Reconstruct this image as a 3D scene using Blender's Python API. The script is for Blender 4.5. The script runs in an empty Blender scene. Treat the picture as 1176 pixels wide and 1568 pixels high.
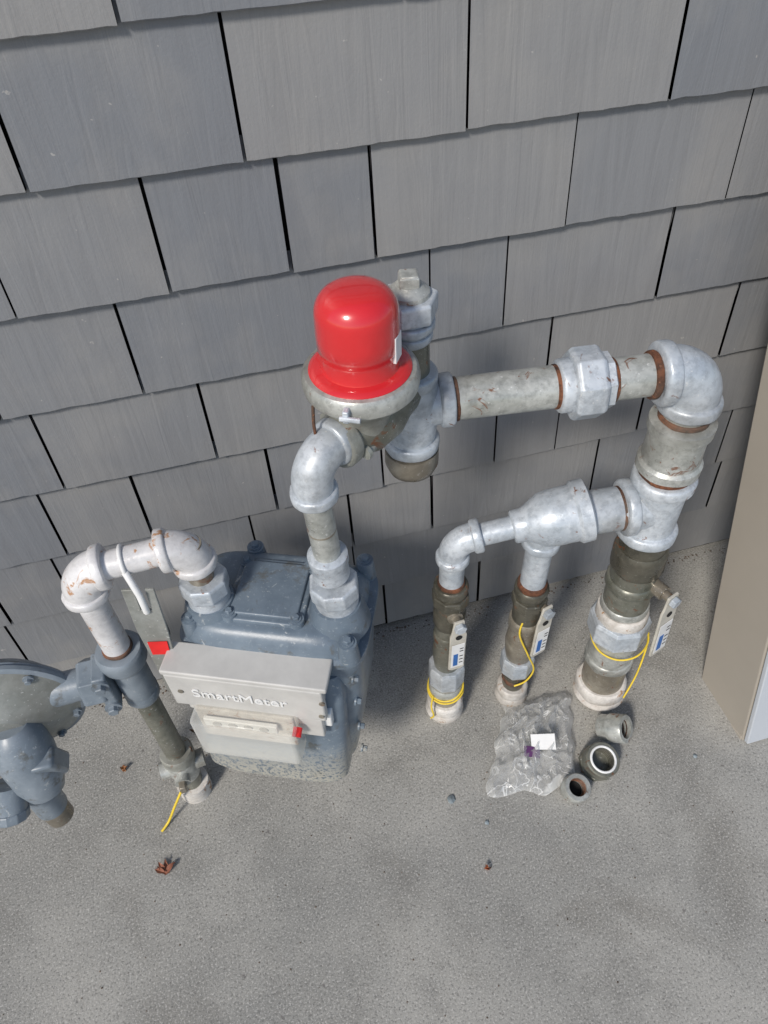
import bpy, math, random
from mathutils import Vector, Matrix, noise
random.seed(7)
V=Vector
sc=bpy.context.scene
# ------------------------------------------------------------------ node helpers
def newmat(name):
    m=bpy.data.materials.new(name); m.use_nodes=True
    nt=m.node_tree; b=nt.nodes['Principled BSDF']
    return m,nt,b
def N(nt,t,**kw):
    n=nt.nodes.new(t)
    for k,v in kw.items():
        if k in ('scale','detail','rough','dist'):
            n.inputs[{'scale':'Scale','detail':'Detail','rough':'Roughness','dist':'Distortion'}[k]].default_value=v
        else: setattr(n,k,v)
    return n
def coords(nt,scale=(1,1,1)):
    tc=nt.nodes.new('ShaderNodeTexCoord'); mp=nt.nodes.new('ShaderNodeMapping')
    mp.inputs['Scale'].default_value=scale
    nt.links.new(tc.outputs['Object'],mp.inputs['Vector']); return mp.outputs[0]
def ramp(nt,fac,stops):
    r=nt.nodes.new('ShaderNodeValToRGB'); e=r.color_ramp.elements
    while len(e)<len(stops): e.new(0.5)
    for i,(p,c) in enumerate(stops):
        e[i].position=p; e[i].color=(c,c,c,1) if not isinstance(c,tuple) else (*c,1)
    nt.links.new(fac,r.inputs[0]); return r.outputs[0]
def mix(nt,fac,a,b,mode='MIX'):
    m=nt.nodes.new('ShaderNodeMix'); m.data_type='RGBA'; m.blend_type=mode
    for s,v in ((0,fac),(6,a),(7,b)):
        if hasattr(v,'links') or hasattr(v,'is_linked'): nt.links.new(v,m.inputs[s])
        elif isinstance(v,tuple): m.inputs[s].default_value=(*v,1)
        else: m.inputs[s].default_value=v
    return m.outputs[2]
def noi(nt,vec,scale,detail=5,rough=.6,dist=0):
    n=N(nt,'ShaderNodeTexNoise',scale=scale,detail=min(detail,4),rough=rough,dist=dist)
    nt.links.new(vec,n.inputs['Vector']); return n.outputs[0]
def bump(nt,b,h,strength=.3,dist=.002):
    bp=nt.nodes.new('ShaderNodeBump'); bp.inputs['Strength'].default_value=strength
    bp.inputs['Distance'].default_value=dist
    nt.links.new(h,bp.inputs['Height']); nt.links.new(bp.outputs[0],b.inputs['Normal'])
# ------------------------------------------------------------------ materials
def metal(name,ca,cb,rust=.6,rustc=(.20,.075,.03),dirt=.5,metallic=.35,rough=.45,sp=(.8,.8,.78),bs=.3,grime=.4):
    m,nt,b=newmat(name); v=coords(nt)
    n1=noi(nt,v,14,4,.65,.4); col=mix(nt,ramp(nt,n1,[(.38,0.),(.62,1.)]),ca,cb)
    n2=noi(nt,v,75,4,.7); col=mix(nt,ramp(nt,n2,[(.32,grime),(.55,0.)]),col,tuple(x*.5 for x in ca))
    n4=noi(nt,v,170,2,.6); col=mix(nt,ramp(nt,n4,[(.66,0.),(.72,.5)]),col,sp)
    n5=noi(nt,v,6,3,.6); col=mix(nt,ramp(nt,n5,[(.5,0.),(.68,dirt)]),col,(.15,.135,.11))
    n3=noi(nt,v,26,4,.75,.8); mask=ramp(nt,n3,[(rust,0.),(rust+.06,.9)])
    col=mix(nt,mask,col,rustc)
    nt.links.new(col,b.inputs['Base Color'])
    b.inputs['Metallic'].default_value=metallic
    rr=ramp(nt,n1,[(.3,rough-.1),(.7,rough+.15)]); nt.links.new(rr,b.inputs['Roughness'])
    bump(nt,b,n2,bs,.0015); return m
GALV=metal('galvanized',(.47,.52,.57),(.63,.67,.71),.64,metallic=.25,rough=.37,dirt=.4,grime=.5)
PIPE=metal('pipe_steel',(.38,.39,.36),(.54,.55,.52),.61,dirt=.5,metallic=.30,rough=.33,grime=.55)
WPIPE=metal('weathered_white',(.66,.65,.65),(.78,.77,.77),.575,rustc=(.45,.22,.09),metallic=.05,rough=.33,dirt=.15,grime=.3)
BRONZE=metal('dull_bronze',(.24,.21,.165),(.37,.34,.28),.60,dirt=.5,metallic=.35,rough=.36)
DARK=metal('dark_olive_iron',(.070,.067,.052),(.13,.122,.095),.62,dirt=.2,metallic=.25,rough=.30,sp=(.3,.3,.26))
OLIVE=metal('olive_pipe',(.15,.155,.125),(.25,.25,.21),.60,dirt=.4,metallic=.35,rough=.33)
RUST=metal('rust',(.045,.022,.014),(.21,.080,.038),.60,rustc=(.33,.125,.05),metallic=.05,rough=.8,sp=(.3,.14,.08),grime=.8)
CREAM=metal('cream_tape',(.58,.54,.49),(.74,.71,.67),.585,rustc=(.34,.18,.08),metallic=0,rough=.7,dirt=.4)
GREENP=metal('regulator_gray',(.30,.31,.28),(.44,.45,.41),.61,dirt=.5,metallic=.25,rough=.38)
LOCKG=metal('lock_gray',(.26,.27,.25),(.34,.35,.33),.68,dirt=.4,metallic=.2,grime=.3)
def bluegray(name='meter_paint',ca=(.110,.145,.185),cb=(.17,.215,.262),spat=1):
    m,nt,b=newmat(name); v=coords(nt)
    n1=noi(nt,v,9,4,.65,.3); col=mix(nt,ramp(nt,n1,[(.38,0.),(.64,1.)]),ca,cb)
    n2=noi(nt,v,150,2,.7); col=mix(nt,ramp(nt,n2,[(.60,0.),(.70,.4)]),col,(.33,.37,.40))
    n3=noi(nt,v,34,4,.75,.5); col=mix(nt,ramp(nt,n3,[(.63,0.),(.67,.75)]),col,(.46,.48,.48))
    n6=noi(nt,v,23,4,.7,.2); col=mix(nt,ramp(nt,n6,[(.33,.65),(.42,0.)]),col,(.095,.09,.075))
    s=nt.nodes.new('ShaderNodeSeparateXYZ'); nt.links.new(v,s.inputs[0])
    mr=nt.nodes.new('ShaderNodeMapRange'); mr.inputs[1].default_value=.42; mr.inputs[2].default_value=.26
    nt.links.new(s.outputs[2],mr.inputs[0])
    n4=noi(nt,v,130,3,.8); sp=ramp(nt,n4,[(.42,0.),(.50,1.)])
    mm=nt.nodes.new('ShaderNodeMath'); mm.operation='MULTIPLY'; nt.links.new(mr.outputs[0],mm.inputs[0]); nt.links.new(sp,mm.inputs[1])
    if spat: col=mix(nt,mm.outputs[0],col,(.50,.48,.41))
    nt.links.new(col,b.inputs['Base Color']); b.inputs['Roughness'].default_value=.36
    bump(nt,b,n2,.2,.001); return m
BLUE=bluegray()
BLUE2=bluegray('regulator_paint',(.16,.195,.23),(.25,.29,.33),0)
def plain(name,c,rough=.5,var=.12,metallic=0,coat=0,scale=30,bs=.08):
    m,nt,b=newmat(name); v=coords(nt); n=noi(nt,v,scale,4,.65)
    col=mix(nt,ramp(nt,n,[(.35,0.),(.7,1.)]),tuple(x*(1-var) for x in c),tuple(min(1,x*(1+var)) for x in c))
    nt.links.new(col,b.inputs['Base Color']); b.inputs['Roughness'].default_value=rough
    b.inputs['Metallic'].default_value=metallic; b.inputs['Coat Weight'].default_value=coat
    b.inputs['Coat Roughness'].default_value=.04
    bump(nt,b,n,bs,.001); return m
RED=plain('red_plastic',(.64,.022,.026),.22,.06,coat=.9,scale=12,bs=.05)
WHITE=plain('module_plastic',(.54,.53,.505),.42,.10,scale=14)
WHITE2=plain('white_plastic',(.80,.80,.79),.4,.05)
BEIGE=plain('cabinet_paint',(.38,.345,.295),.45,.04,scale=4)
CABW=plain('cabinet_front_paint',(.50,.53,.57),.5,.03,scale=4)
TAG=plain('tag_metal',(.58,.55,.48),.42,.15,metallic=.1)
BLU=plain('label_blue',(.03,.14,.42),.5)
REDT=plain('red_tag',(.75,.02,.02),.6)
YEL=plain('yellow_wire',(.80,.58,.05),.5)
BLACK=plain('black_void',(.012,.012,.012),.9)
PURP=plain('label_ink',(.10,.03,.12),.6)
def clearmat(name,tint,alpha,rough=.08,ridges=False):
    m=bpy.data.materials.new(name); m.use_nodes=True; nt=m.node_tree; nt.nodes.clear()
    o=nt.nodes.new('ShaderNodeOutputMaterial'); t=nt.nodes.new('ShaderNodeBsdfTransparent'); t.inputs[0].default_value=(*tint,1)
    p=nt.nodes.new('ShaderNodeBsdfPrincipled'); p.inputs['Base Color'].default_value=(.84,.85,.84,1); p.inputs['Roughness'].default_value=rough
    fr=nt.nodes.new('ShaderNodeLayerWeight'); fr.inputs[0].default_value=.25
    r=ramp(nt,fr.outputs['Facing'],[(.0,alpha),(1.,min(1,alpha+.6))])
    fac=r
    if ridges:
        v=coords(nt); n=N(nt,'ShaderNodeTexNoise',scale=17,detail=3,rough=.45,dist=.5); nt.links.new(v,n.inputs['Vector'])
        rr=ramp(nt,n.outputs[0],[(.40,0.),(.484,.0),(.50,.75),(.515,0.),(.58,.0),(.64,.6)]);  # white crease streaks: film whitening plus highlights painted into the colour
        mm=nt.nodes.new('ShaderNodeMath'); mm.operation='MAXIMUM'; nt.links.new(r,mm.inputs[0]); nt.links.new(rr,mm.inputs[1]); fac=mm.outputs[0]
        bp=nt.nodes.new('ShaderNodeBump'); bp.inputs['Strength'].default_value=.4; bp.inputs['Distance'].default_value=.01
        nt.links.new(n.outputs[0],bp.inputs['Height']); nt.links.new(bp.outputs[0],p.inputs['Normal'])
    mx=nt.nodes.new('ShaderNodeMixShader'); nt.links.new(fac,mx.inputs[0])
    nt.links.new(t.outputs[0],mx.inputs[1]); nt.links.new(p.outputs[0],mx.inputs[2]); nt.links.new(mx.outputs[0],o.inputs[0]); return m
CLEAR=clearmat('clear_cover',(.95,.93,.87),.20,.15)
BAG=clearmat('clear_film',(.96,.96,.96),.15,.12,True)
# ------------------------------------------------------------------ mesh helpers
def parent(name,loc):
    e=bpy.data.objects.new(name,None); e.empty_display_size=.05; e.location=loc
    bpy.context.collection.objects.link(e); e['l']=list(loc); return e
def mk(name,verts,faces,mat,par=None,smooth=True,ang=35,bev=0):
    me=bpy.data.meshes.new(name); me.from_pydata([tuple(v) for v in verts],[],faces); me.update()
    for m in (mat if isinstance(mat,list) else [mat]): me.materials.append(m)
    ob=bpy.data.objects.new(name,me); bpy.context.collection.objects.link(ob)
    if par is not None:
        ob.parent=par; ob.matrix_parent_inverse=Matrix.Translation(-V(par['l']))
    if bev:
        b=ob.modifiers.new('b','BEVEL'); b.width=bev; b.segments=3; b.limit_method='ANGLE'; b.angle_limit=math.radians(30)
    if smooth:
        for p in me.polygons: p.use_smooth=True
        me.set_sharp_from_angle(angle=math.radians(ang if not bev else 60))
    return ob
def frame(d):
    d=d.normalized(); a=V((0,0,1)) if abs(d.z)<.9 else V((1,0,0))
    x=a.cross(d).normalized(); return x,d.cross(x),d
def lathe(name,p,d,prof,mat,par,seg=36,rot=0,wob=0,bev=0,ang=35):
    p=V(p); x,y,z=frame(V(d)); vs=[];fs=[]
    for t,r in prof:
        for i in range(seg):
            a=2*math.pi*i/seg+rot
            rr=r*(1+wob*noise.noise(V((math.cos(a)*2,math.sin(a)*2,t*60)))) if wob else r
            vs.append(p+z*t+(x*math.cos(a)+y*math.sin(a))*rr)
    n=len(prof)
    for j in range(n-1):
        for i in range(seg):
            k=(i+1)%seg; fs.append((j*seg+i,j*seg+k,(j+1)*seg+k,(j+1)*seg+i))
    fs.append(tuple(reversed(range(seg)))); fs.append(tuple((n-1)*seg+i for i in range(seg)))
    return mk(name,vs,fs,mat,par,bev=bev,ang=ang)
def cyl(name,a,b,r,mat,par,r2=None,**k):
    a=V(a);b=V(b);L=(b-a).length; return lathe(name,a,b-a,[(0,r),(L,r2 or r)],mat,par,**k)
def collar(name,c,d,w,r,mat,par,wob=.03):
    c=V(c); d=V(d).normalized(); h=w/2; e=w*.22
    return lathe(name,c-d*h,d,[(0,r*.9),(e*.4,r*.97),(e,r),(w-e,r),(w-e*.4,r*.97),(w,r*.9)],mat,par,wob=wob)
def hexnut(name,c,d,w,r,mat,par,n=6,rot=.2):
    c=V(c); d=V(d).normalized()
    ob=lathe(name,c-d*w/2,d,[(0,r*.93),(w*.12,r),(w*.88,r),(w,r*.93)],mat,par,seg=n,rot=rot,bev=.0018,ang=25)
    for p in ob.data.polygons: p.use_smooth=False
    return ob
def sweep(name,pts,rad,mat,par,seg=28,closed=False):
    pts=[V(p) for p in pts]; n=len(pts)
    if not isinstance(rad,(list,tuple)): rad=[rad]*n
    vs=[];fs=[]; x=None
    for i,p in enumerate(pts):
        if closed: t=(pts[(i+1)%n]-pts[i-1]).normalized()
        else: t=(pts[min(i+1,n-1)]-pts[max(i-1,0)]).normalized()
        if x is None: x=frame(t)[0]
        x=(x-t*x.dot(t)).normalized(); y=t.cross(x)
        for k in range(seg):
            a=2*math.pi*k/seg; vs.append(p+(x*math.cos(a)+y*math.sin(a))*rad[i])
    for j in range(n if closed else n-1):
        for k in range(seg):
            q=(k+1)%seg; j2=(j+1)%n; fs.append((j*seg+k,j*seg+q,j2*seg+q,j2*seg+k))
    if not closed: fs.append(tuple(reversed(range(seg)))); fs.append(tuple((n-1)*seg+i for i in range(seg)))
    return mk(name,vs,fs,mat,par,ang=50)
def elbow(name,c,d1,L1,d2,L2,r,mat,par,cw=.022,cr=1.2,R=None):
    c=V(c); d1=V(d1).normalized(); d2=V(d2).normalized(); R=R or r*1.25
    pts=[c+d1*L1]
    A=c+d1*R; B=c+d2*R
    for i in range(13):
        t=i/12
        P1=A.lerp(c,.56); P2=B.lerp(c,.56)
        pts.append(A*(1-t)**3+P1*3*t*(1-t)**2+P2*3*t*t*(1-t)+B*t**3)
    pts.append(c+d2*L2)
    sweep(name,pts,[r*.97]+[r*1.0]*13+[r*.97],mat,par)
    collar(name+'_collar',c+d1*(L1-cw/2),d1,cw,r*cr,mat,par)
    collar(name+'_collar',c+d2*(L2-cw/2),d2,cw,r*cr,mat,par)
def box(name,c,X,Y,Z,hx,hy,hz,mat,par,bev=.003):
    c=V(c);X=V(X).normalized();Y=V(Y).normalized();Z=V(Z).normalized()
    vs=[c+X*sx*hx+Y*sy*hy+Z*sz*hz for sz in(-1,1) for sy in(-1,1) for sx in(-1,1)]
    fs=[(0,2,3,1),(4,5,7,6),(0,1,5,4),(2,6,7,3),(0,4,6,2),(1,3,7,5)]
    if X.cross(Y).dot(Z)<0: fs=[tuple(reversed(f)) for f in fs]
    return mk(name,vs,fs,mat,par,bev=bev)
def prism(name,poly,c,X,Y,th,mat,par,bev=.001):
    c=V(c);X=V(X).normalized();Y=V(Y).normalized();Z=X.cross(Y); n=len(poly)
    vs=[c+X*a+Y*b+Z*z for z in(-th/2,th/2) for a,b in poly]
    fs=[tuple(reversed(range(n))),tuple(range(n,2*n))]+[(i,(i+1)%n,n+(i+1)%n,n+i) for i in range(n)]
    return mk(name,vs,fs,mat,par,bev=bev)
def bolt(name,c,d,r,h,mat,par):
    c=V(c);d=V(d).normalized()
    lathe(name+'_washer',c,d,[(0,r*1.5),(h*.3,r*1.5)],mat,par,seg=20)
    lathe(name,c+d*h*.3,d,[(0,r),(h*.6,r),(h*.7,r*.85)],mat,par,seg=6,rot=random.random(),ang=25)
Xa=V((1,0,0));Ya=V((0,1,0));Za=V((0,0,1))
# ------------------------------------------------------------------ ground
def ground():
    m,nt,b=newmat('concrete'); v=coords(nt)
    n1=noi(nt,v,2.4,4,.6,.3); col=mix(nt,ramp(nt,n1,[(.36,0.),(.62,1.)]),(.275,.272,.255),(.39,.38,.35))
    n2=noi(nt,v,7,4,.7); col=mix(nt,ramp(nt,n2,[(.50,0.),(.68,.5)]),col,(.20,.195,.18))
    n8=noi(nt,v,3.1,3,.6,.6); col=mix(nt,ramp(nt,n8,[(.54,0.),(.66,.40)]),col,(.18,.17,.15))
    n3=noi(nt,v,190,3,.75); col=mix(nt,ramp(nt,n3,[(.36,.65),(.48,0.)]),col,(.115,.115,.11))
    n4=noi(nt,v,240,2,.7); col=mix(nt,ramp(nt,n4,[(.55,0.),(.65,.6)]),col,(.60,.585,.55))
    vo=nt.nodes.new('ShaderNodeTexVoronoi'); vo.inputs['Scale'].default_value=80; nt.links.new(v,vo.inputs['Vector'])
    col=mix(nt,ramp(nt,vo.outputs['Distance'],[(.08,.5),(.18,0.)]),col,(.11,.105,.10))
    n5=noi(nt,v,33,3,.6); col=mix(nt,ramp(nt,n5,[(.69,0.),(.72,.6)]),col,(.11,.10,.095))
    nt.links.new(col,b.inputs['Base Color']); b.inputs['Roughness'].default_value=.9
    bump(nt,b,n3,.5,.003)
    s=40; mk('ground',[(-s,-s,0),(s,-s,0),(s,.02,0),(-s,.02,0)],[(0,1,2,3)],m,smooth=False)
ground()
# ------------------------------------------------------------------ shingle wall
def wall():
    m,nt,b=newmat('shingle_paint'); 
    at=nt.nodes.new('ShaderNodeAttribute'); at.attribute_name='tone'
    v=coords(nt); vg=coords(nt,(38,1,3.0)); 
    base=mix(nt,at.outputs['Fac'],(.192,.203,.222),(.262,.262,.264))  # random paint tint; bluish end partly paints in the wall's cooler shade
    sc_=nt.nodes.new('ShaderNodeVectorMath'); sc_.operation='SCALE'; sc_.inputs['Scale'].default_value=37; nt.links.new(at.outputs['Vector'],sc_.inputs[0])
    off=nt.nodes.new('ShaderNodeVectorMath'); off.operation='ADD'; nt.links.new(vg,off.inputs[0]); nt.links.new(sc_.outputs[0],off.inputs[1])
    g=noi(nt,off.outputs[0],1.0,4,.55,1.8); col=mix(nt,ramp(nt,g,[(.35,.16),(.6,0.)]),base,(.13,.13,.135))
    n2=noi(nt,v,5,4,.6); col=mix(nt,ramp(nt,n2,[(.46,0.),(.72,.4)]),col,(.33,.318,.30))
    n3=noi(nt,v,70,2,.7); col=mix(nt,ramp(nt,n3,[(.74,0.),(.77,.5)]),col,(.5,.48,.45))
    nt.links.new(col,b.inputs['Base Color']); b.inputs['Roughness'].default_value=.40
    n7=noi(nt,v,200,2,.6)
    ad=nt.nodes.new('ShaderNodeMath'); ad.operation='MULTIPLY_ADD'; nt.links.new(n7,ad.inputs[0]); ad.inputs[1].default_value=.25; nt.links.new(g,ad.inputs[2])
    bump(nt,b,ad.outputs[0],.32,.004)
    d=.178; z0=1.45198
    G={0:[-.049],1:[-.224,.072,.402,.732],2:[-.309,-.078,.115,.256,.588,.894],3:[-.405,-.167,.351,.492,.805],4:[-.362,-.078,.599,1.003],
       5:[-.247,.015,.504,.65],6:[-.458,-.049,.362,.77],7:[-.623,.168],8:[.238]}
    extra={0:[-.37,.3],4:[.22],5:[.25,-.42],6:[.17],7:[-.30,-.05,.46,.68],8:[-.15,.5,-.4]}
    vs=[];fs=[];tone=[]
    rng=random.Random(3)
    for k in range(-9,9):
        z=z0-k*d; g=sorted(G.get(k,[])+extra.get(k,[]))
        x=(g[-1] if g else rng.uniform(0,.2))
        if not g: g=[x]
        while x<5: x+=rng.uniform(.12,.36); g.append(x)
        x=g[0]
        while x>-5: x-=rng.uniform(.12,.36); g.insert(0,x)
        for i in range(len(g)-1):
            gw=rng.choice([.0015,.002,.003,.0035]); a=g[i]+gw; bb=g[i+1]-gw; t=rng.random(); 
            n=max(3,int((bb-a)/.012)); H=d+.03; yo=rng.uniform(0,.0025); dz=rng.uniform(-.002,.002)
            slant=rng.uniform(-.002,.002); o=len(vs); cols=n+1; T=.019
            for j in range(cols):
                xx=a+(bb-a)*j/n; wv=.0020*noise.noise(V((xx*35,k*3.1,i)))+.0012*noise.noise(V((xx*140,k,i)))
                zb=max(z+dz+wv+slant*(j/n-.5),.004)
                r=.0014
                vs+= [(xx,T+yo,zb),(xx,yo+r,zb),(xx,yo,zb+r),(xx,yo+(T-.0012)*(H-.01)/H,zb+H)]
            for j in range(n):
                q=o+j*4
                for e in range(3): fs.append((q+e,q+4+e,q+5+e,q+1+e)); tone.append(t)
            fs.append((o,o+1,o+2,o+3)); tone.append(t); q=o+n*4
            fs.append((q+3,q+2,q+1,q)); tone.append(t)
            for (q,s) in ((o,1),(o+n*4,-1)):
                A=vs[q+2];B=vs[q+3]; w0=len(vs); vs+=[A,B,(B[0],B[1]+.012,B[2]),(A[0],A[1]+.012,A[2])]
                fs.append((w0,w0+1,w0+2,w0+3)); tone.append(t)
    p=parent('shingle_wall',(0,0,0))
    ob=mk('shingles',vs,fs,m,p,smooth=False)
    a=ob.data.attributes.new('tone','FLOAT','FACE')
    for i,t in enumerate(tone): a.data[i].value=t
    mk('gap_shade_sheet',[(-5,.040,0),(5.2,.040,0),(5.2,.040,3.1),(-5,.040,3.1)],[(0,1,2,3)],BLACK,p,smooth=False)  # black sheet behind the shingles, stands in for shade inside the gaps
    mk('wall_body',[(-5,.042,0),(5.2,.042,0),(5.2,.042,3.1),(-5,.042,3.1),(-5,.2,0),(5.2,.2,0),(5.2,.2,3.1),(-5,.2,3.1)],[(0,4,7,3),(4,5,6,7),(1,2,6,5),(3,7,6,2)],m,p,smooth=False)
wall()
# ------------------------------------------------------------------ manifold
M=parent('gas_pipe_manifold',(.5,-.3,0))
B1=V((.314,-.271,0));B2=V((.487,-.280,0));B3=V((.704,-.333,0))
T1=V((.312,-.272,.668)); T2=V((.478,-.297,.702)); T3=V((.676,-.328,.715)); E3=V((.671,-.328,1.015)); X0=V((.237,-.259,1.0))
h1=(T2-T1).normalized(); h2=(T3-T2).normalized()
elbow('elbow_small',T1,h1,.052,V((0,0,-1)),.056,.027,GALV,M,cw=.018)
cyl('nipple',T1+h1*.04,T2-h1*.05,.0215,GALV,M)
lathe('reducing_tee',T2-h1*.062,h1,[(0,.028),(.003,.031),(.020,.031),(.030,.036),(.055,.050),(.075,.053),(.112,.053),(.118,.058),(.138,.058),(.142,.05)],GALV,M,wob=.02)
collar('reducing_tee_outlet',T2+V((0,0,-.062)),Za,.02,.036,GALV,M); cyl('reducing_tee_branch',T2,T2+V((0,0,-.062)),.032,GALV,M)
cyl('header_pipe',T2+h2*.07,T3-h2*.05,.041,GALV,M)
collar('pipe_thread_rust',T3-h2*.066,h2,.008,.0415,RUST,M)
cyl('main_tee',T3-Za*.075,T3+Za*.075,.047,GALV,M)
collar('main_tee_collar',T3-Za*.066,Za,.026,.056,GALV,M); collar('main_tee_collar',T3+Za*.066,Za,.026,.055,GALV,M)
cyl('main_tee_branch',T3,T3-h2*.062,.045,GALV,M); collar('main_tee_collar',T3-h2*.052,h2,.022,.053,GALV,M)
up=(E3-T3).normalized()
collar('rust_joint',T3+up*.086,up,.014,.046,RUST,M)
lathe('coupling',T3+up*.093,up,[(0,.046),(.004,.054),(.02,.054),(.026,.049),(.085,.047),(.09,.053),(.108,.053),(.112,.044)],PIPE,M,wob=.02)
collar('rust_joint',T3+up*.210,up,.012,.041,RUST,M)
cyl('nipple_upper',T3+up*.20,E3-up*.06,.038,PIPE,M)
H=(E3-X0).normalized()
elbow('elbow_large',E3,-H,.068,-up,.074,.043,GALV,M,cw=.024,cr=1.16,R=.052)
collar('rust_joint',E3-H*.074,H,.012,.037,RUST,M)
LL=(E3-X0).length
cyl('pipe_a',X0+H*.05,X0+H*.225,.0325,PIPE,M); cyl('pipe_b',X0+H*.29,X0+H*(LL-.06),.0325,PIPE,M)
collar('rust_joint',X0+H*.066,H,.008,.0335,RUST,M); collar('rust_joint',X0+H*.218,H,.008,.034,RUST,M); collar('rust_joint',X0+H*.303,H,.008,.0345,RUST,M)
collar('union_end',X0+H*.231,H,.022,.041,GALV,M); hexnut('union_nut',X0+H*.262,H,.046,.056,GALV,M,n=8,rot=.3)
lathe('union_body',X0+H*.284,H,[(0,.044),(.014,.044),(.016,.039),(.018,.036)],GALV,M,seg=8,rot=.3)
lathe('cross_body',X0-Za*.075,Za,[(0,.036),(.01,.037),(.04,.040),(.075,.044),(.11,.040),(.13,.034)],GALV,M)
cyl('cross_branch',X0,X0+H*.06,.036,GALV,M); collar('cross_collar',X0+H*.052,H,.022,.041,GALV,M)
collar('cross_collar',X0-Za*.072,Za,.022,.044,GALV,M)
lathe('end_cap',X0-Za*.086,-Za,[(0,.043),(.028,.043),(.042,.038),(.050,.028),(.054,.012)],BRONZE,M,wob=.02)
collar('cross_collar',X0+Za*.052,Za,.022,.039,GALV,M)
R1v=V((.235,-.258,1.136)); 
cyl('riser_nipple',X0+Za*.05,R1v,.0275,OLIVE,M); collar('riser_collar',R1v-Za*.012,Za,.014,.033,GALV,M); collar('riser_collar',R1v+Za*.006,Za,.014,.036,GALV,M)
cyl('riser_core',R1v-Za*.02,R1v+Za*.03,.030,GALV,M)
hexnut('bushing',R1v+Za*.032,Za,.032,.041,GALV,M,rot=.5)
lathe('plug',R1v+Za*.044,Za,[(0,.029),(.010,.028),(.020,.017)],PIPE,M,seg=24)
lathe('plug_square',R1v+Za*.058,Za,[(0,.019),(.018,.0185),(.021,.015)],PIPE,M,seg=4,rot=.6,bev=.002)
# ------------------------------------------------------------------ valves / risers
def riser(par,B,T,segs):
    d=(T-B).normalized()
    for nm,za,zb,r,mat,kind in segs:
        if kind=='c': cyl(nm,B+d*za,B+d*zb,r,mat,par)
        elif kind=='k': collar(nm,B+d*(za+zb)/2,d,zb-za,r,mat,par,wob=.04)
        elif kind=='h': hexnut(nm,B+d*(za+zb)/2,d,zb-za,r,mat,par,n=8)
        elif kind=='b': 
            L=zb-za; lathe(nm,B+d*za,d,[(0,r*.8),(L*.2,r*.9),(L*.5,r),(L*.8,r*.9),(L,r*.8)],mat,par)
def tag(par,stem,out,length,wd,tilt=V((0,0,0))):
    out=V(out).normalized(); side=Za.cross(out).normalized(); 
    cyl('stem_housing',stem-out*.04,stem-out*.004,.016,BRONZE,par,seg=20)
    cyl('stem',stem-out*.03,stem+out*.012,.010,BRONZE,par,seg=16); hexnut('stem_nut',stem+out*.022,out,.012,.013,GALV,par)
    dn=(-Za+tilt).normalized(); c=stem+out*.014
    L=length; w=wd/2
    poly=[(-w*.6,.016),(w*.6,.016),(w*.8,-.02),(w,-.035),(w,-L),(w*.6,-L-.006),(-w*.6,-L-.006),(-w,-L),(-w,-.035),(-w*.8,-.02)]
    nrm=side.cross(-dn)
    prism('lever',poly,c,side,-dn,.005,TAG,par)
    s=1 if nrm.dot(out)>0 else -1
    f=c+nrm*s*.004
    prism('label',[(-w*.8,-L*.40),(w*.8,-L*.40),(w*.8,-L*.95),(-w*.8,-L*.95)],f,side,-dn,.001,WHITE2,par,0)
    prism('label_print',[(-w*.55,-L*.62),(w*.0,-L*.62),(w*.0,-L*.90),(-w*.55,-L*.90)],f+nrm*s*.0012,side,-dn,.0006,BLU,par,0)
    for q in(.5,.56,.68,.76,.84): prism('label_line',[(w*.2,-L*q),(w*.65,-L*q),(w*.65,-L*q-.002),(w*.2,-L*q-.002)],f+nrm*s*.0012,side,-dn,.0006,BLACK,par,0)
    cyl('lever_hole',f-nrm*s*.001+dn*L*.24,f+nrm*s*.0008+dn*L*.24,.007,BLACK,par,seg=16)
V1=parent('ball_valve',B1)
riser(V1,B1,T1,[('base_collar',0,.05,.047,CREAM,'b'),('base_collar_top',.035,.075,.044,CREAM,'k'),('lower_pipe',.06,.16,.033,BRONZE,'c'),('lower_hub',.10,.15,.040,PIPE,'k'),('lower_nut',.16,.235,.043,GALV,'h'),
 ('body',.22,.36,.034,OLIVE,'b'),('body_core',.2,.42,.029,OLIVE,'c'),('mid_hub',.34,.37,.033,OLIVE,'k'),('upper_hub',.40,.45,.034,DARK,'k'),('union_dark',.44,.535,.031,DARK,'c'),('union_nut',.48,.51,.039,DARK,'h'),('union_ring',.515,.54,.035,DARK,'k'),('rust',.535,.55,.027,RUST,'k'),('nipple',.53,.62,.0245,GALV,'c')])
V2=parent('ball_valve',B2)
riser(V2,B2,T2,[('base_collar',0,.05,.041,CREAM,'b'),('base_collar_top',.04,.075,.038,CREAM,'k'),('lower_pipe',.06,.15,.026,DARK,'c'),('thread_ring',.10,.115,.029,RUST,'k'),('lower_nut',.15,.215,.040,GALV,'h'),
 ('body',.21,.35,.036,BRONZE,'b'),('body_core',.2,.40,.028,BRONZE,'c'),('upper_hub',.34,.38,.035,BRONZE,'k'),('union_dark',.38,.49,.031,DARK,'c'),('union_nut',.43,.46,.038,DARK,'h'),('union_ring',.47,.495,.035,DARK,'k'),('rust',.49,.51,.030,RUST,'k'),('nipple',.5,.64,.026,GALV,'c')])
V3=parent('ball_valve',B3)
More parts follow.
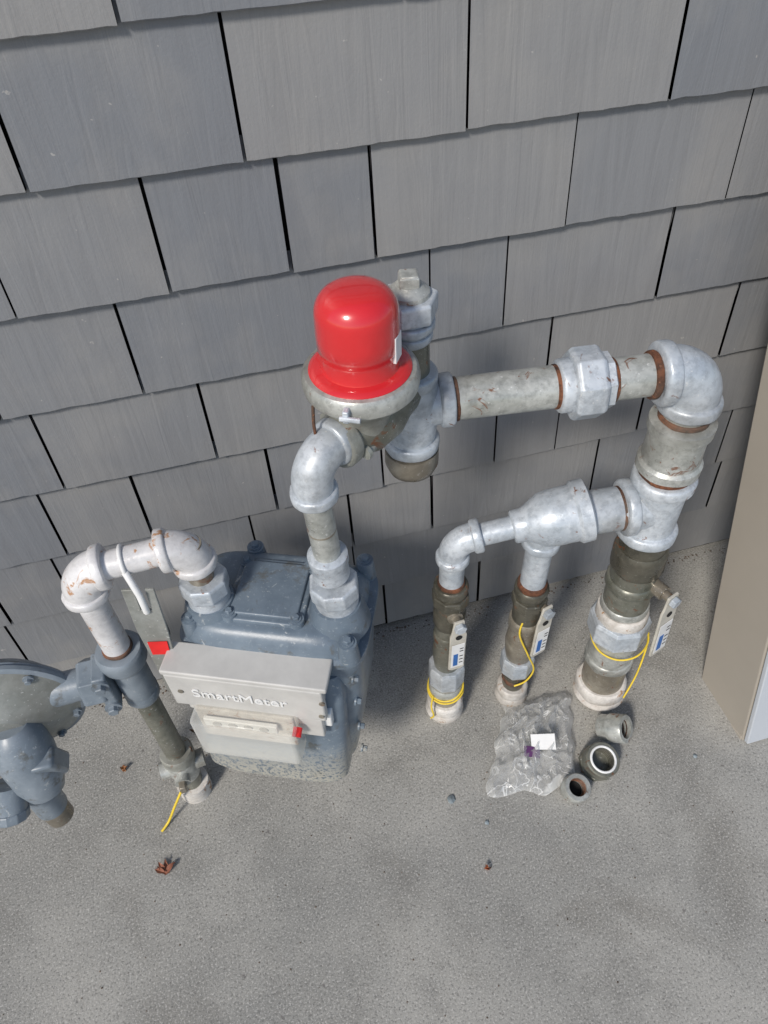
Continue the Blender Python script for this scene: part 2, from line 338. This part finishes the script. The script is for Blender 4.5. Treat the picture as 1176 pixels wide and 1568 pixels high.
riser(V3,B3,T3,[('base_collar',0,.05,.064,CREAM,'b'),('base_collar_top',.035,.08,.061,CREAM,'k'),('lower_pipe',.06,.19,.050,BRONZE,'c'),('lower_ring',.17,.20,.055,PIPE,'k'),
 ('body',.19,.36,.051,PIPE,'c'),('body_nut',.29,.36,.066,GALV,'h'),('gland',.355,.39,.055,CREAM,'k'),('gland',.39,.415,.050,PIPE,'k'),('body_upper',.4,.56,.047,OLIVE,'c'),('olive_coupling',.47,.50,.052,OLIVE,'k'),('dark_coupling',.53,.60,.052,DARK,'k'),('stub',.58,.66,.045,DARK,'c')])
tag(V1,B1+V((.0,-.038,.46)),(.05,-1,0),.16,.036)
tag(V2,B2+V((.012,-.038,.445)),(.25,-1,0),.16,.038)
tag(V3,B3+V((.018,-.062,.50)),(.35,-1,0),.20,.046,V((.10,0,0)))
def wire(par,pts,r=.0022,mat=YEL):
    P=[V(p) for p in pts]; out=[]
    for i in range(len(P)-1):
        p0=P[max(i-1,0)];p1=P[i];p2=P[i+1];p3=P[min(i+2,len(P)-1)]
        for s in range(8):
            t=s/8; out.append(.5*((2*p1)+(p2-p0)*t+(2*p0-5*p1+4*p2-p3)*t*t+(3*p1-p0-3*p2+p3)*t**3))
    out.append(P[-1]); sweep('tracer_wire',out,r,mat,par,seg=8)
def ringw(par,c,r,tl=.02):
    c=V(c); wire(par,[c+V((math.cos(a)*r,math.sin(a)*r,tl*math.sin(a+1))) for a in [i*.7 for i in range(10)]])
ringw(V1,B1+Za*.135,.042,.012); ringw(V1,B1+Za*.12,.043,.006)
wire(V1,[B1+V(p) for p in((-.038,-.02,.13),(-.045,-.03,.10),(-.04,-.035,.06),(-.045,-.03,.04))])
wire(V2,[B2+V(p) for p in((-.02,-.03,.40),(-.03,-.04,.36),(-.005,-.048,.28),(.02,-.046,.2),(.01,-.04,.14),(-.015,-.035,.12))])
ringw(V3,B3+Za*.275,.062,.015)
wire(V3,[B3+V(p) for p in((.06,-.02,.28),(.066,-.025,.22),(.05,-.045,.14),(.02,-.065,.08))])
# ------------------------------------------------------------------ red capped regulator
RG=parent('pressure_regulator',(.15,-.33,1.03))
rc=V((.149,-.33,0))
def zz(h): return rc+Za*h
ME=V((.060,-.385,1.045))
bd=(X0-V((ME.x,ME.y,X0.z))).normalized()
lathe('body',V((ME.x,ME.y,1.04))+bd*.055,bd,[(0,.030),(.02,.034),(.05,.046),(.09,.046),(.12,.036),(.15,.032)],OLIVE,RG)
lathe('bonnet_lower',zz(1.045),Za,[(0,.035),(.02,.037),(.045,.05),(.06,.068),(.068,.074)],GREENP,RG)
lathe('clamp_ring',zz(1.112),Za,[(0,.072),(.002,.0755),(.012,.077),(.022,.0755),(.026,.072),(.027,.066)],PIPE,RG,seg=64)
lathe('red_flange',zz(1.136),Za,[(0,.066),(.004,.0665),(.007,.063),(.009,.058)],RED,RG,seg=64)
dp=[(0,.052),(.004,.050),(.02,.0495),(.028,.050),(.031,.0520),(.05,.0522),(.075,.0515)]
for i in range(1,11):
    a=i/10*math.pi/2; dp.append((.075+.034*math.sin(a),.0515*max(math.cos(a),.01)**.62))
lathe('red_cap',zz(1.143),Za,dp,RED,RG,seg=64,ang=60)
box('clamp_bolt',zz(1.125)+V((-.035,-.070,0)),(.9,-.44,0),(.44,.9,0),Za,.004,.008,.009,GALV,RG,.002)
cyl('clamp_screw',zz(1.125)+V((-.045,-.075,0)),zz(1.125)+V((-.022,-.087,0)),.0035,GALV,RG,seg=10)
box('cap_label',zz(1.178)+V((.0405,-.0265,0)),(.55,.83,0),(.83,-.55,0),Za,.011,.004,.018,WHITE2,RG,.001)
wire(RG,[zz(1.115)+V((-.07,-.03,0)),zz(1.08)+V((-.072,-.03,0)),zz(1.05)+V((-.068,-.03,0)),zz(1.035)+V((-.05,-.03,0))],.0022,RUST)
collar('inlet_hub',V((ME.x,ME.y,1.04))+bd*.06,bd,.024,.038,GREENP,RG)
for t in(.3,1.9,3.5,5.1): 
    x_,y_,z_=frame(bd); bolt('hub_bolt',V((ME.x,ME.y,1.04))+bd*.072+(x_*math.cos(t)+y_*math.sin(t))*.036,bd,.007,.02,GREENP,RG)
# ------------------------------------------------------------------ meter outlet riser
MR=parent('meter_outlet_pipe',(.072,-.38,.75))
m0=V((.072,-.38,.745)); md=(ME-m0).normalized()
elbow('outlet_elbow',ME,-md,.066,bd,.060,.0285,GALV,MR,cw=.018,cr=1.18,R=.042)
cyl('riser_pipe',m0+md*.05,ME-md*.05,.021,PIPE,MR)
collar('riser_ring',m0+md*.165,md,.006,.0213,BRONZE,MR)
lathe('riser_coupling',m0+md*.055,md,[(0,.029),(.03,.029),(.034,.031),(.05,.031),(.054,.024)],GALV,MR)
hexnut('union_nut',m0+md*.018,md,.036,.041,GALV,MR,n=8); lathe('union_seat',m0+md*-.02,md,[(0,.036),(.02,.034)],GALV,MR)
# ------------------------------------------------------------------ inlet side
SP=parent('gas_supply_pipe',(-.315,-.3,0))
L0=V((-.312,-.299,0)); LE=V((-.305,-.3,.838)); IE=V((-.135,-.3,.848)); I0=V((-.131,-.3,.73))
hd=(IE-LE).normalized(); ld=(LE-L0).normalized()
elbow('elbow_left',LE,hd,.045,-ld,.056,.0315,WPIPE,SP,cw=.017,cr=1.15,R=.04)
cyl('cross_pipe',LE+hd*.03,IE-hd*.03,.0225,WPIPE,SP)
elbow('elbow_meter',IE,-hd,.045,I0-IE,.050,.031,WPIPE,SP,cw=.017,cr=1.15,R=.04)
cyl('drop_nipple',IE,I0,.021,BRONZE,SP); hexnut('meter_union_nut',I0+Za*.018,Za,.036,.041,GALV,SP,n=8); lathe('union_seat',I0-Za*.02,Za,[(0,.036),(.02,.034)],GALV,SP)
riser(SP,L0,LE,[('sleeve',0,.05,.037,CREAM,'c'),('stub',.04,.11,.024,OLIVE,'c'),('service_cock',.10,.20,.037,PIPE,'b'),('cock_hub',.175,.21,.036,GREENP,'k'),('lower_riser',.2,.5,.0225,OLIVE,'c'),
 ('tee_hub',.46,.49,.032,BLUE2,'k'),('tee_body',.48,.60,.031,BLUE2,'c'),('tee_top_hub',.585,.625,.042,BLUE2,'k'),('rust',.625,.635,.026,RUST,'k'),('upper_riser',.61,.80,.0235,WPIPE,'c')])
cyl('cock_plug',L0+V((.0,-.05,.15)),L0+V((0,.045,.15)),.017,PIPE,SP); cyl('cock_side',L0+V((-.045,-.01,.15)),L0+V((.05,0,.15)),.020,PIPE,SP)
box('cock_tang',L0+V((0,-.055,.15)),Xa,Ya,Za,.007,.012,.012,BRONZE,SP)
wire(SP,[L0+V((-.02,-.035,.08)),L0+V((-.042,-.05,.05)),L0+V((-.065,-.065,.015)),L0+V((-.085,-.08,.004))],.003,YEL)
LP=parent('lock_plate',(-.235,-.33,.81))
a=V((-.222,-.335,.812)); dn=(V((-.236,-.350,.53))-a).normalized(); sd=V((1,-.25,0)).normalized()
w=.025; poly=[(-w,0),(-w*.25,0),(-w*.25,-.05),(w*.45,-.05),(w*.45,0),(w,.0),(w,-.10),(w*.9,-.17),(w*.7,-.285),(-w*.4,-.285),(-w*.75,-.17),(-w,-.10)]
prism('plate',poly,a,sd,-dn,.005,LOCKG,LP); prism('red_sticker',[(-w*.6,-.13),(w*.7,-.13),(w*.65,-.165),(-w*.55,-.165)],a+V((0,-.0045,0)),sd,-dn,.001,REDT,LP,0)
pc=LE.lerp(IE,.43); x_,y_,z_=frame(hd)
sweep('cable_tie',[pc+(y_*math.cos(t)+x_*math.sin(t))*.0245 for t in [i*math.pi/10 for i in range(20)]],.0035,WHITE2,LP,seg=8,closed=True)
sweep('tie_tail',[pc+V((0,-.022,0)),a+V((.002,-.012,.0)),a+V((.0,-.008,-.05))],.0055,WHITE2,LP,seg=8)
# ------------------------------------------------------------------ service regulator (left)
SR=parent('service_regulator',(-.53,-.3,.5))
dc=V((-.535,-.30,.525)); f=V((.0,-1,0))
lathe('diaphragm_case_rear',dc-f*.005,-f,[(0,.128),(.006,.130),(.012,.126),(.02,.105),(.045,.085),(.06,.05),(.065,.02)],BLUE2,SR,seg=64)
lathe('diaphragm_case_front',dc-f*.003,f,[(0,.130),(.008,.131),(.012,.126),(.02,.108),(.04,.085),(.055,.055),(.06,.05)],LOCKG,SR,seg=64)
lathe('case_rim',dc-f*.007,f,[(0,.129),(.004,.134),(.012,.134),(.016,.128)],BLUE2,SR,seg=64)
for i in range(10):
    t=i*math.pi/5+.25; bolt('rim_bolt',dc+V((math.cos(t)*.119,-.012,math.sin(t)*.119)),f,.006,.010,BLUE2,SR)
lathe('valve_body',dc+f*.05+V((.02,0,.02)),V((0.05,-.35,-1)),[(0,.03),(.02,.046),(.07,.050),(.13,.044),(.16,.034)],BLUE2,SR)
box('vent_boss',dc+V((.055,-.085,-.07)),Xa,Ya,V((0,-.3,1)),.022,.022,.045,BLUE2,SR,.008)
cyl('vent_nipple',V((-.545,-.37,.33)),V((-.545,-.375,.265)),.030,BLUE2,SR)
lathe('vent_outlet',V((-.545,-.375,.27)),V((.1,-.15,-1)),[(0,.026),(.01,.027),(.045,.026)],BRONZE,SR)
cyl('side_cap',dc+V((-.03,-.09,-.10)),dc+V((-.04,-.13,-.15)),.03,BLUE2,SR); hexnut('side_cap_ring',dc+V((-.04,-.125,-.145)),V((-.1,-.4,-.5)),.02,.034,BLUE2,SR,n=12)
cyl('outlet_neck',dc+V((.09,0,.02)),V((-.36,-.3,.547)),.030,BLUE2,SR)
hexnut('union_nut',V((-.372,-.3,.547)),Xa,.040,.046,BLUE2,SR,n=6); box('union_flange',V((-.350,-.31,.547)),Xa,Ya,Za,.012,.03,.055,BLUE2,SR,.004)
bolt('flange_bolt',V((-.350,-.34,.585)),f,.010,.014,BLUE2,SR); bolt('flange_bolt',V((-.350,-.34,.51)),f,.010,.014,BLUE2,SR)
# ------------------------------------------------------------------ gas meter
GM=parent('gas_meter',(-.03,-.34,0))
yaw=math.radians(-23.5); U=V((math.cos(yaw),math.sin(yaw),0)); Nn=V((math.sin(yaw),-math.cos(yaw),0)); c0=V((-.029,-.34,0))
def L(u,n,z): return c0+U*u+Nn*n+Za*z
def loft(name,secs,mat,par,ex=5,seg=72):
    vs=[];fs=[]
    for (z,uc,uh,nc,nh,e) in secs:
        for i in range(seg):
            a=2*math.pi*i/seg; ca,sa=math.cos(a),math.sin(a)
            vs.append(L(uc+uh*math.copysign(abs(ca)**(2/e),ca),nc+nh*math.copysign(abs(sa)**(2/e),sa),z))
    n=len(secs)
    for j in range(n-1):
        for i in range(seg):
            k=(i+1)%seg; fs.append((j*seg+k,j*seg+i,(j+1)*seg+i,(j+1)*seg+k))
    fs.append(tuple(range(seg))); fs.append(tuple(reversed(range((n-1)*seg,n*seg))))
    return mk(name,vs,fs,mat,par,ang=40)
loft('case_body',[(.215,-.03,.11,-.02,.06,5),(.225,-.03,.135,-.02,.08,5),(.26,-.028,.15,-.02,.09,6),(.45,-.010,.156,-.025,.095,6),(.60,-.003,.156,-.03,.098,6),
 (.632,-.002,.156,-.03,.098,6),(.636,-.002,.164,-.03,.106,6),(.650,-.002,.164,-.03,.106,6),(.654,-.004,.152,-.03,.100,6),(.675,-.006,.145,-.03,.096,5),(.690,-.01,.130,-.03,.084,5),(.693,-.01,.12,-.03,.075,5)],BLUE,GM)
loft('front_cover',[(.222,-.03,.10,.06,.03,4),(.232,-.03,.13,.065,.045,5),(.27,-.03,.145,.068,.052,5),(.56,-.02,.145,.06,.045,5),(.60,-.02,.135,.05,.03,4)],BLUE,GM)
box('index_plate_base',L(-.012,-.028,.694),U,-Nn,Za,.068,.066,.006,BLUE,GM,.004)
box('index_plate',L(-.012,-.028,.702),U,-Nn,Za,.058,.056,.004,BLUE,GM,.003)
for su in(-1,1):
    for sn in(-1,1): 
        lathe('plate_boss',L(-.012+su*.057,-.028+sn*.055,.69),Za,[(0,.014),(.014,.013)],BLUE,GM,seg=20); bolt('plate_bolt',L(-.012+su*.057,-.028+sn*.055,.704),Za,.006,.008,BLUE,GM)
for (u_,n_) in((-.066,-.122),(-.135,.04),(.135,.055),(.135,-.115)):
    lathe('corner_boss',L(u_,n_,.65),Za,[(0,.019),(.035,.016),(.045,.015)],BLUE,GM,seg=20); bolt('corner_bolt',L(u_,n_,.695),Za,.007,.010,BLUE,GM)
lathe('inlet_boss',I0-Za*.07,Za,[(0,.054),(.03,.046),(.05,.040)],BLUE,GM); lathe('outlet_boss',m0-Za*.075,Za,[(0,.054),(.035,.046),(.055,.040)],BLUE,GM)
for z in (.3,.4,.5,.58): bolt('side_bolt',L(.135,.055,z),U,.006,.012,BLUE,GM)
box('module_top',L(-.030,.095,.652),U,-Nn,Za,.140,.030,.006,WHITE,GM,.003)
box('module_front',L(-.032,.118,.600),U,-Nn,Za,.134,.008,.050,WHITE,GM,.004)
box('module_back',L(-.030,.085,.58),U,-Nn,Za,.125,.028,.07,WHITE,GM,.004)
prism('module_skirt',[(-.105,0),(.125,0),(.125,-.065),(-.095,-.065)],L(-.032,.118,.552),U,Za,.014,WHITE,GM,.003)
box('module_clip',L(.098,.10,.53),U,-Nn,Za,.008,.014,.022,WHITE2,GM,.003)
box('register_back',L(-.045,.118,.50),U,-Nn,Za,.088,.012,.052,CREAM,GM,.003)
box('register_strip',L(-.050,.138,.525),U,-Nn,Za,.066,.004,.012,WHITE2,GM,.002)
for i in range(4): cyl('dial',L(-.092+i*.028,.141,.525),L(-.092+i*.028,.1435,.525),.008,WHITE,GM,seg=20)
cyl('red_seal',L(.052,.135,.535),L(.052,.150,.53),.008,REDT,GM,seg=16)
box('register_cover',L(-.040,.135,.495),U,-Nn,V((0,0,1)),.092,.026,.062,CLEAR,GM,.008)
for (u_,zq) in((-.155,.60),(.09,.615),(.085,.57)): cyl('module_screw',L(u_+.01,.125,zq),L(u_+.01,.128,zq),.005,BRONZE,GM,seg=14)
cu=bpy.data.curves.new('lettering','FONT'); cu.body='SmartMeter'; cu.size=.034; cu.extrude=.0008
to=bpy.data.objects.new('lettering',cu); bpy.context.collection.objects.link(to)
mt=Matrix((( U.x,0,Nn.x,0),(U.y,0,Nn.y,0),(0,1,0,0),(0,0,0,1))); mt.translation=L(-.125,.1275,.590)
to.parent=GM; to.matrix_parent_inverse=Matrix.Translation(-V(GM['l'])); to.matrix_basis=mt; to.data.materials.append(WHITE2)
# ------------------------------------------------------------------ leaning cabinet
CB=parent('metal_cabinet',(1.25,-.47,0))
th=math.atan(.27); ux=Xa; uz=V((0,math.sin(th),math.cos(th))); uy=V((0,math.cos(th),-math.sin(th)))
HH=1.45; W=.62; D=.19
o=V((.978,-.563,.004))
def cb(n,x0,x1,y0,y1,z0,z1,mat,bev=.003): box(n,o+ux*(x0+x1)/2+uy*(y0+y1)/2+uz*(z0+z1)/2,ux,uy,uz,(x1-x0)/2,(y1-y0)/2,(z1-z0)/2,mat,CB,bev)
cb('cabinet_shell',0,W,.016,D,.0,HH,BEIGE,.004)
cb('cabinet_door',.001,W-.001,0,.0135,.006,HH-.006,CABW,.003)
cb('cabinet_foot_trim',-.002,.02,.02,D-.002,-.001,.012,BEIGE,.002)
# ------------------------------------------------------------------ loose fittings
def fitting(c,d,r,h,mat,inner,hexa=False,ringm=None):
    p=parent('pipe_fitting',c); c=V(c); d=V(d).normalized(); ri=r*.66
    lathe('shell',c,d,[(0,r*.86),(.003,r*.9),(h*.35,r*.88),(h*.4,r),(h-.003,r),(h,r*.94),(h,ri),(h*.3,ri*.95),(h*.25,ri*.4)],mat,p)
    lathe('bore',c+d*h*.3,d,[(0,ri*.93),(.001,ri*.93)],BLACK,p)
    if hexa: hexnut('hex_band',c+d*h*.2,d,h*.3,r*1.08,mat,p,n=8)
    for i in range(4): 
        q=c+d*(h*.45+i*h*.13); x,y,z=frame(d)
        sweep('thread',[q+(x*math.cos(t)+y*math.sin(t))*ri*.99 for t in [k*math.pi/12 for k in range(24)]],.0016,inner,p,seg=6,closed=True)
    if ringm: 
        x,y,z=frame(d); sweep('rim',[c+d*h+(x*math.cos(t)+y*math.sin(t))*ri*1.1 for t in [k*math.pi/16 for k in range(32)]],.003,ringm,p,seg=8,closed=True)
fitting((.534,-.545,0),(.05,-.25,1),.031,.05,PIPE,RUST)
fitting((.614,-.502,0),(.08,-.25,1),.040,.056,OLIVE,DARK,True,ringm=WHITE2)
fitting((.662,-.430,.024),(.62,-.58,.62),.034,.065,PIPE,RUST)
# ------------------------------------------------------------------ plastic bag
def bag():
    p=parent('plastic_bag',(.49,-.42,0))
    c=V((.493,-.418,0)); ex=V((.9,-.42,0)).normalized(); ey=V((.42,.9,0)).normalized()
    for lay in range(2):
        n=50; vs=[];fs=[]
        for j in range(n+1):
            for i in range(n+1):
                s=i/n*2-1;t=j/n*2-1
                e=1+.18*noise.noise(V((s*2.1+5,t*2.1,3)))
                x=s*.092*e*(1-.12*t)+.025*noise.noise(V((t*3,1,2))); y=t*.118*e+.03*s
                dome=max(0,1-s**4)*max(0,1-t**4)
                h=(.055 if lay else .012)*dome**.7
                rd=1-abs(noise.noise(V((s*2.6,t*2.2,lay*9))))*2; rd2=1-abs(noise.noise(V((s*6+3,t*5,lay*7+2))))*2
                z=.003+lay*.001+h*(.45+.45*rd)+.010*max(rd2,0)*(.3+dome)
                vs.append(c+ex*x+ey*y+V((0,0,max(z,.002))))
        for j in range(n):
            for i in range(n): q=j*(n+1)+i; fs.append((q,q+1,q+n+2,q+n+1))
        ob=mk('film',vs,fs,BAG,p,ang=28)
    prism('paper_label',[(-.028,-.014),(.028,-.02),(.03,.016),(-.026,.02)],V((.50,-.44,.058)),V((.95,-.2,.1)),V((.15,.8,.35)),.001,WHITE2,p,0)
    prism('ink_label',[(-.018,-.012),(.02,-.012),(.02,.012),(-.018,.012)],V((.468,-.452,.05)),V((.9,-.3,-.2)),V((.3,.8,.3)),.001,PURP,p,0)
bag()
# ------------------------------------------------------------------ little debris
def leaf(c,s,col,seed):
    rg=random.Random(seed); p=parent('dry_leaf',c); m=plain('dry_leaf_m%d'%seed,col,.8,.3)
    for k in range(7):
        a=rg.uniform(0,2.6)+.3; d=V((math.cos(a),math.sin(a),0)); q=V((-d.y,d.x,0)); vs=[];fs=[]
        for i in range(6):
            t=i/5; w=s*.20*math.sin(math.pi*min(t+.08,1)); h=.002+.012*math.sin(t*2.5+k)
            vs+= [V(c)+d*s*t+q*w+Za*(h+.003),V(c)+d*s*t+Za*max(h,.002),V(c)+d*s*t-q*w+Za*(h+.003)]
        for i in range(5): b=i*3; fs+=[(b,b+1,b+4,b+3),(b+1,b+2,b+5,b+4)]
        mk('lobe',vs,fs,m,p)
leaf((-.394,-.474,0),.030,(.26,.10,.06),1); leaf((.288,-.655,0),.010,(.38,.11,.04),2); leaf((-.48,-.21,0),.014,(.30,.13,.05),3); leaf((-.30,-.16,0),.016,(.14,.08,.05),4)
def pebble(c,r,mat,seed):
    vs=[];fs=[];n=14;m=8
    for j in range(m+1):
        for i in range(n):
            a=2*math.pi*i/n;b=math.pi*j/m; d=V((math.sin(b)*math.cos(a),math.sin(b)*math.sin(a),math.cos(b)))
            rr=r*(1+.35*noise.noise(d*1.6+V((seed,0,0)))); vs.append(V(c)+V((d.x*rr,d.y*rr,d.z*rr*.5+r*.35)))
    for j in range(m):
        for i in range(n): k=(i+1)%n; fs.append((j*n+i,j*n+k,(j+1)*n+k,(j+1)*n+i))
    return vs,fs
PB=plain('pebble_m',(.22,.26,.28),.5,.3)
for c,r,s in(((.258,-.49,0),.009,1),((.32,-.56,0),.005,5),((.85,-.55,0),.005,9)): mk('pebble',*pebble(c,r,PB,s),PB)
rg=random.Random(11); vs=[];fs=[]
for i in range(420):
    x=rg.uniform(-1.2,1.4); y=-abs(rg.gauss(0,.012))-.001; a_,b_=pebble((x,y,0),rg.uniform(.0008,.0028),None,i); o_=len(vs); vs+=a_; fs+=[tuple(q+o_ for q in t) for t in b_]
for i in range(260):
    x=rg.uniform(-.9,1.1); y=rg.uniform(-1.0,-.03); a_,b_=pebble((x,y,0),rg.uniform(.0008,.0018),None,i); o_=len(vs); vs+=a_; fs+=[tuple(q+o_ for q in t) for t in b_]
mk('grit',vs,fs,plain('grit_m',(.13,.095,.07),.9,.5))
# ------------------------------------------------------------------ camera
f_=1107.43; a,b,c=.83586,-.0506,.22632
w=V((math.sin(c)*math.cos(a),math.cos(c)*math.cos(a),-math.sin(a))); r0=V((math.cos(c),-math.sin(c),0)); u0=r0.cross(w)
r=r0*math.cos(b)+u0*math.sin(b); u=r.cross(w)
cam=bpy.data.cameras.new('camera'); co=bpy.data.objects.new('camera',cam); bpy.context.collection.objects.link(co)
cam.sensor_fit='VERTICAL'; cam.sensor_height=24; cam.lens=f_/1568*24; cam.clip_end=500; cam.clip_start=.02
mw=Matrix(((r.x,u.x,-w.x,0),(r.y,u.y,-w.y,-1.07008),(r.z,u.z,-w.z,1.69601),(0,0,0,1))); co.matrix_world=mw
sc.camera=co
# ------------------------------------------------------------------ light
el=math.radians(41); az=math.atan2(-.70,-.71)
sd=V((math.sin(az)*math.cos(el),math.cos(az)*math.cos(el),math.sin(el)))
sl=bpy.data.lights.new('sun','SUN'); so=bpy.data.objects.new('sun',sl); bpy.context.collection.objects.link(so)
so.rotation_euler=sd.to_track_quat('Z','Y').to_euler(); sl.energy=2.9; sl.angle=math.radians(10); sl.color=(1,.94,.86)
wd=bpy.data.worlds.new('World'); sc.world=wd; wd.use_nodes=True; nt=wd.node_tree
sk=nt.nodes.new('ShaderNodeTexSky'); sk.sky_type='NISHITA'; sk.sun_disc=False; sk.sun_elevation=el; sk.sun_rotation=az
bg=nt.nodes['Background']; nt.links.new(sk.outputs[0],bg.inputs[0]); bg.inputs[1].default_value=.115
sc.view_settings.view_transform='Standard'; sc.view_settings.look='None'; sc.view_settings.exposure=0
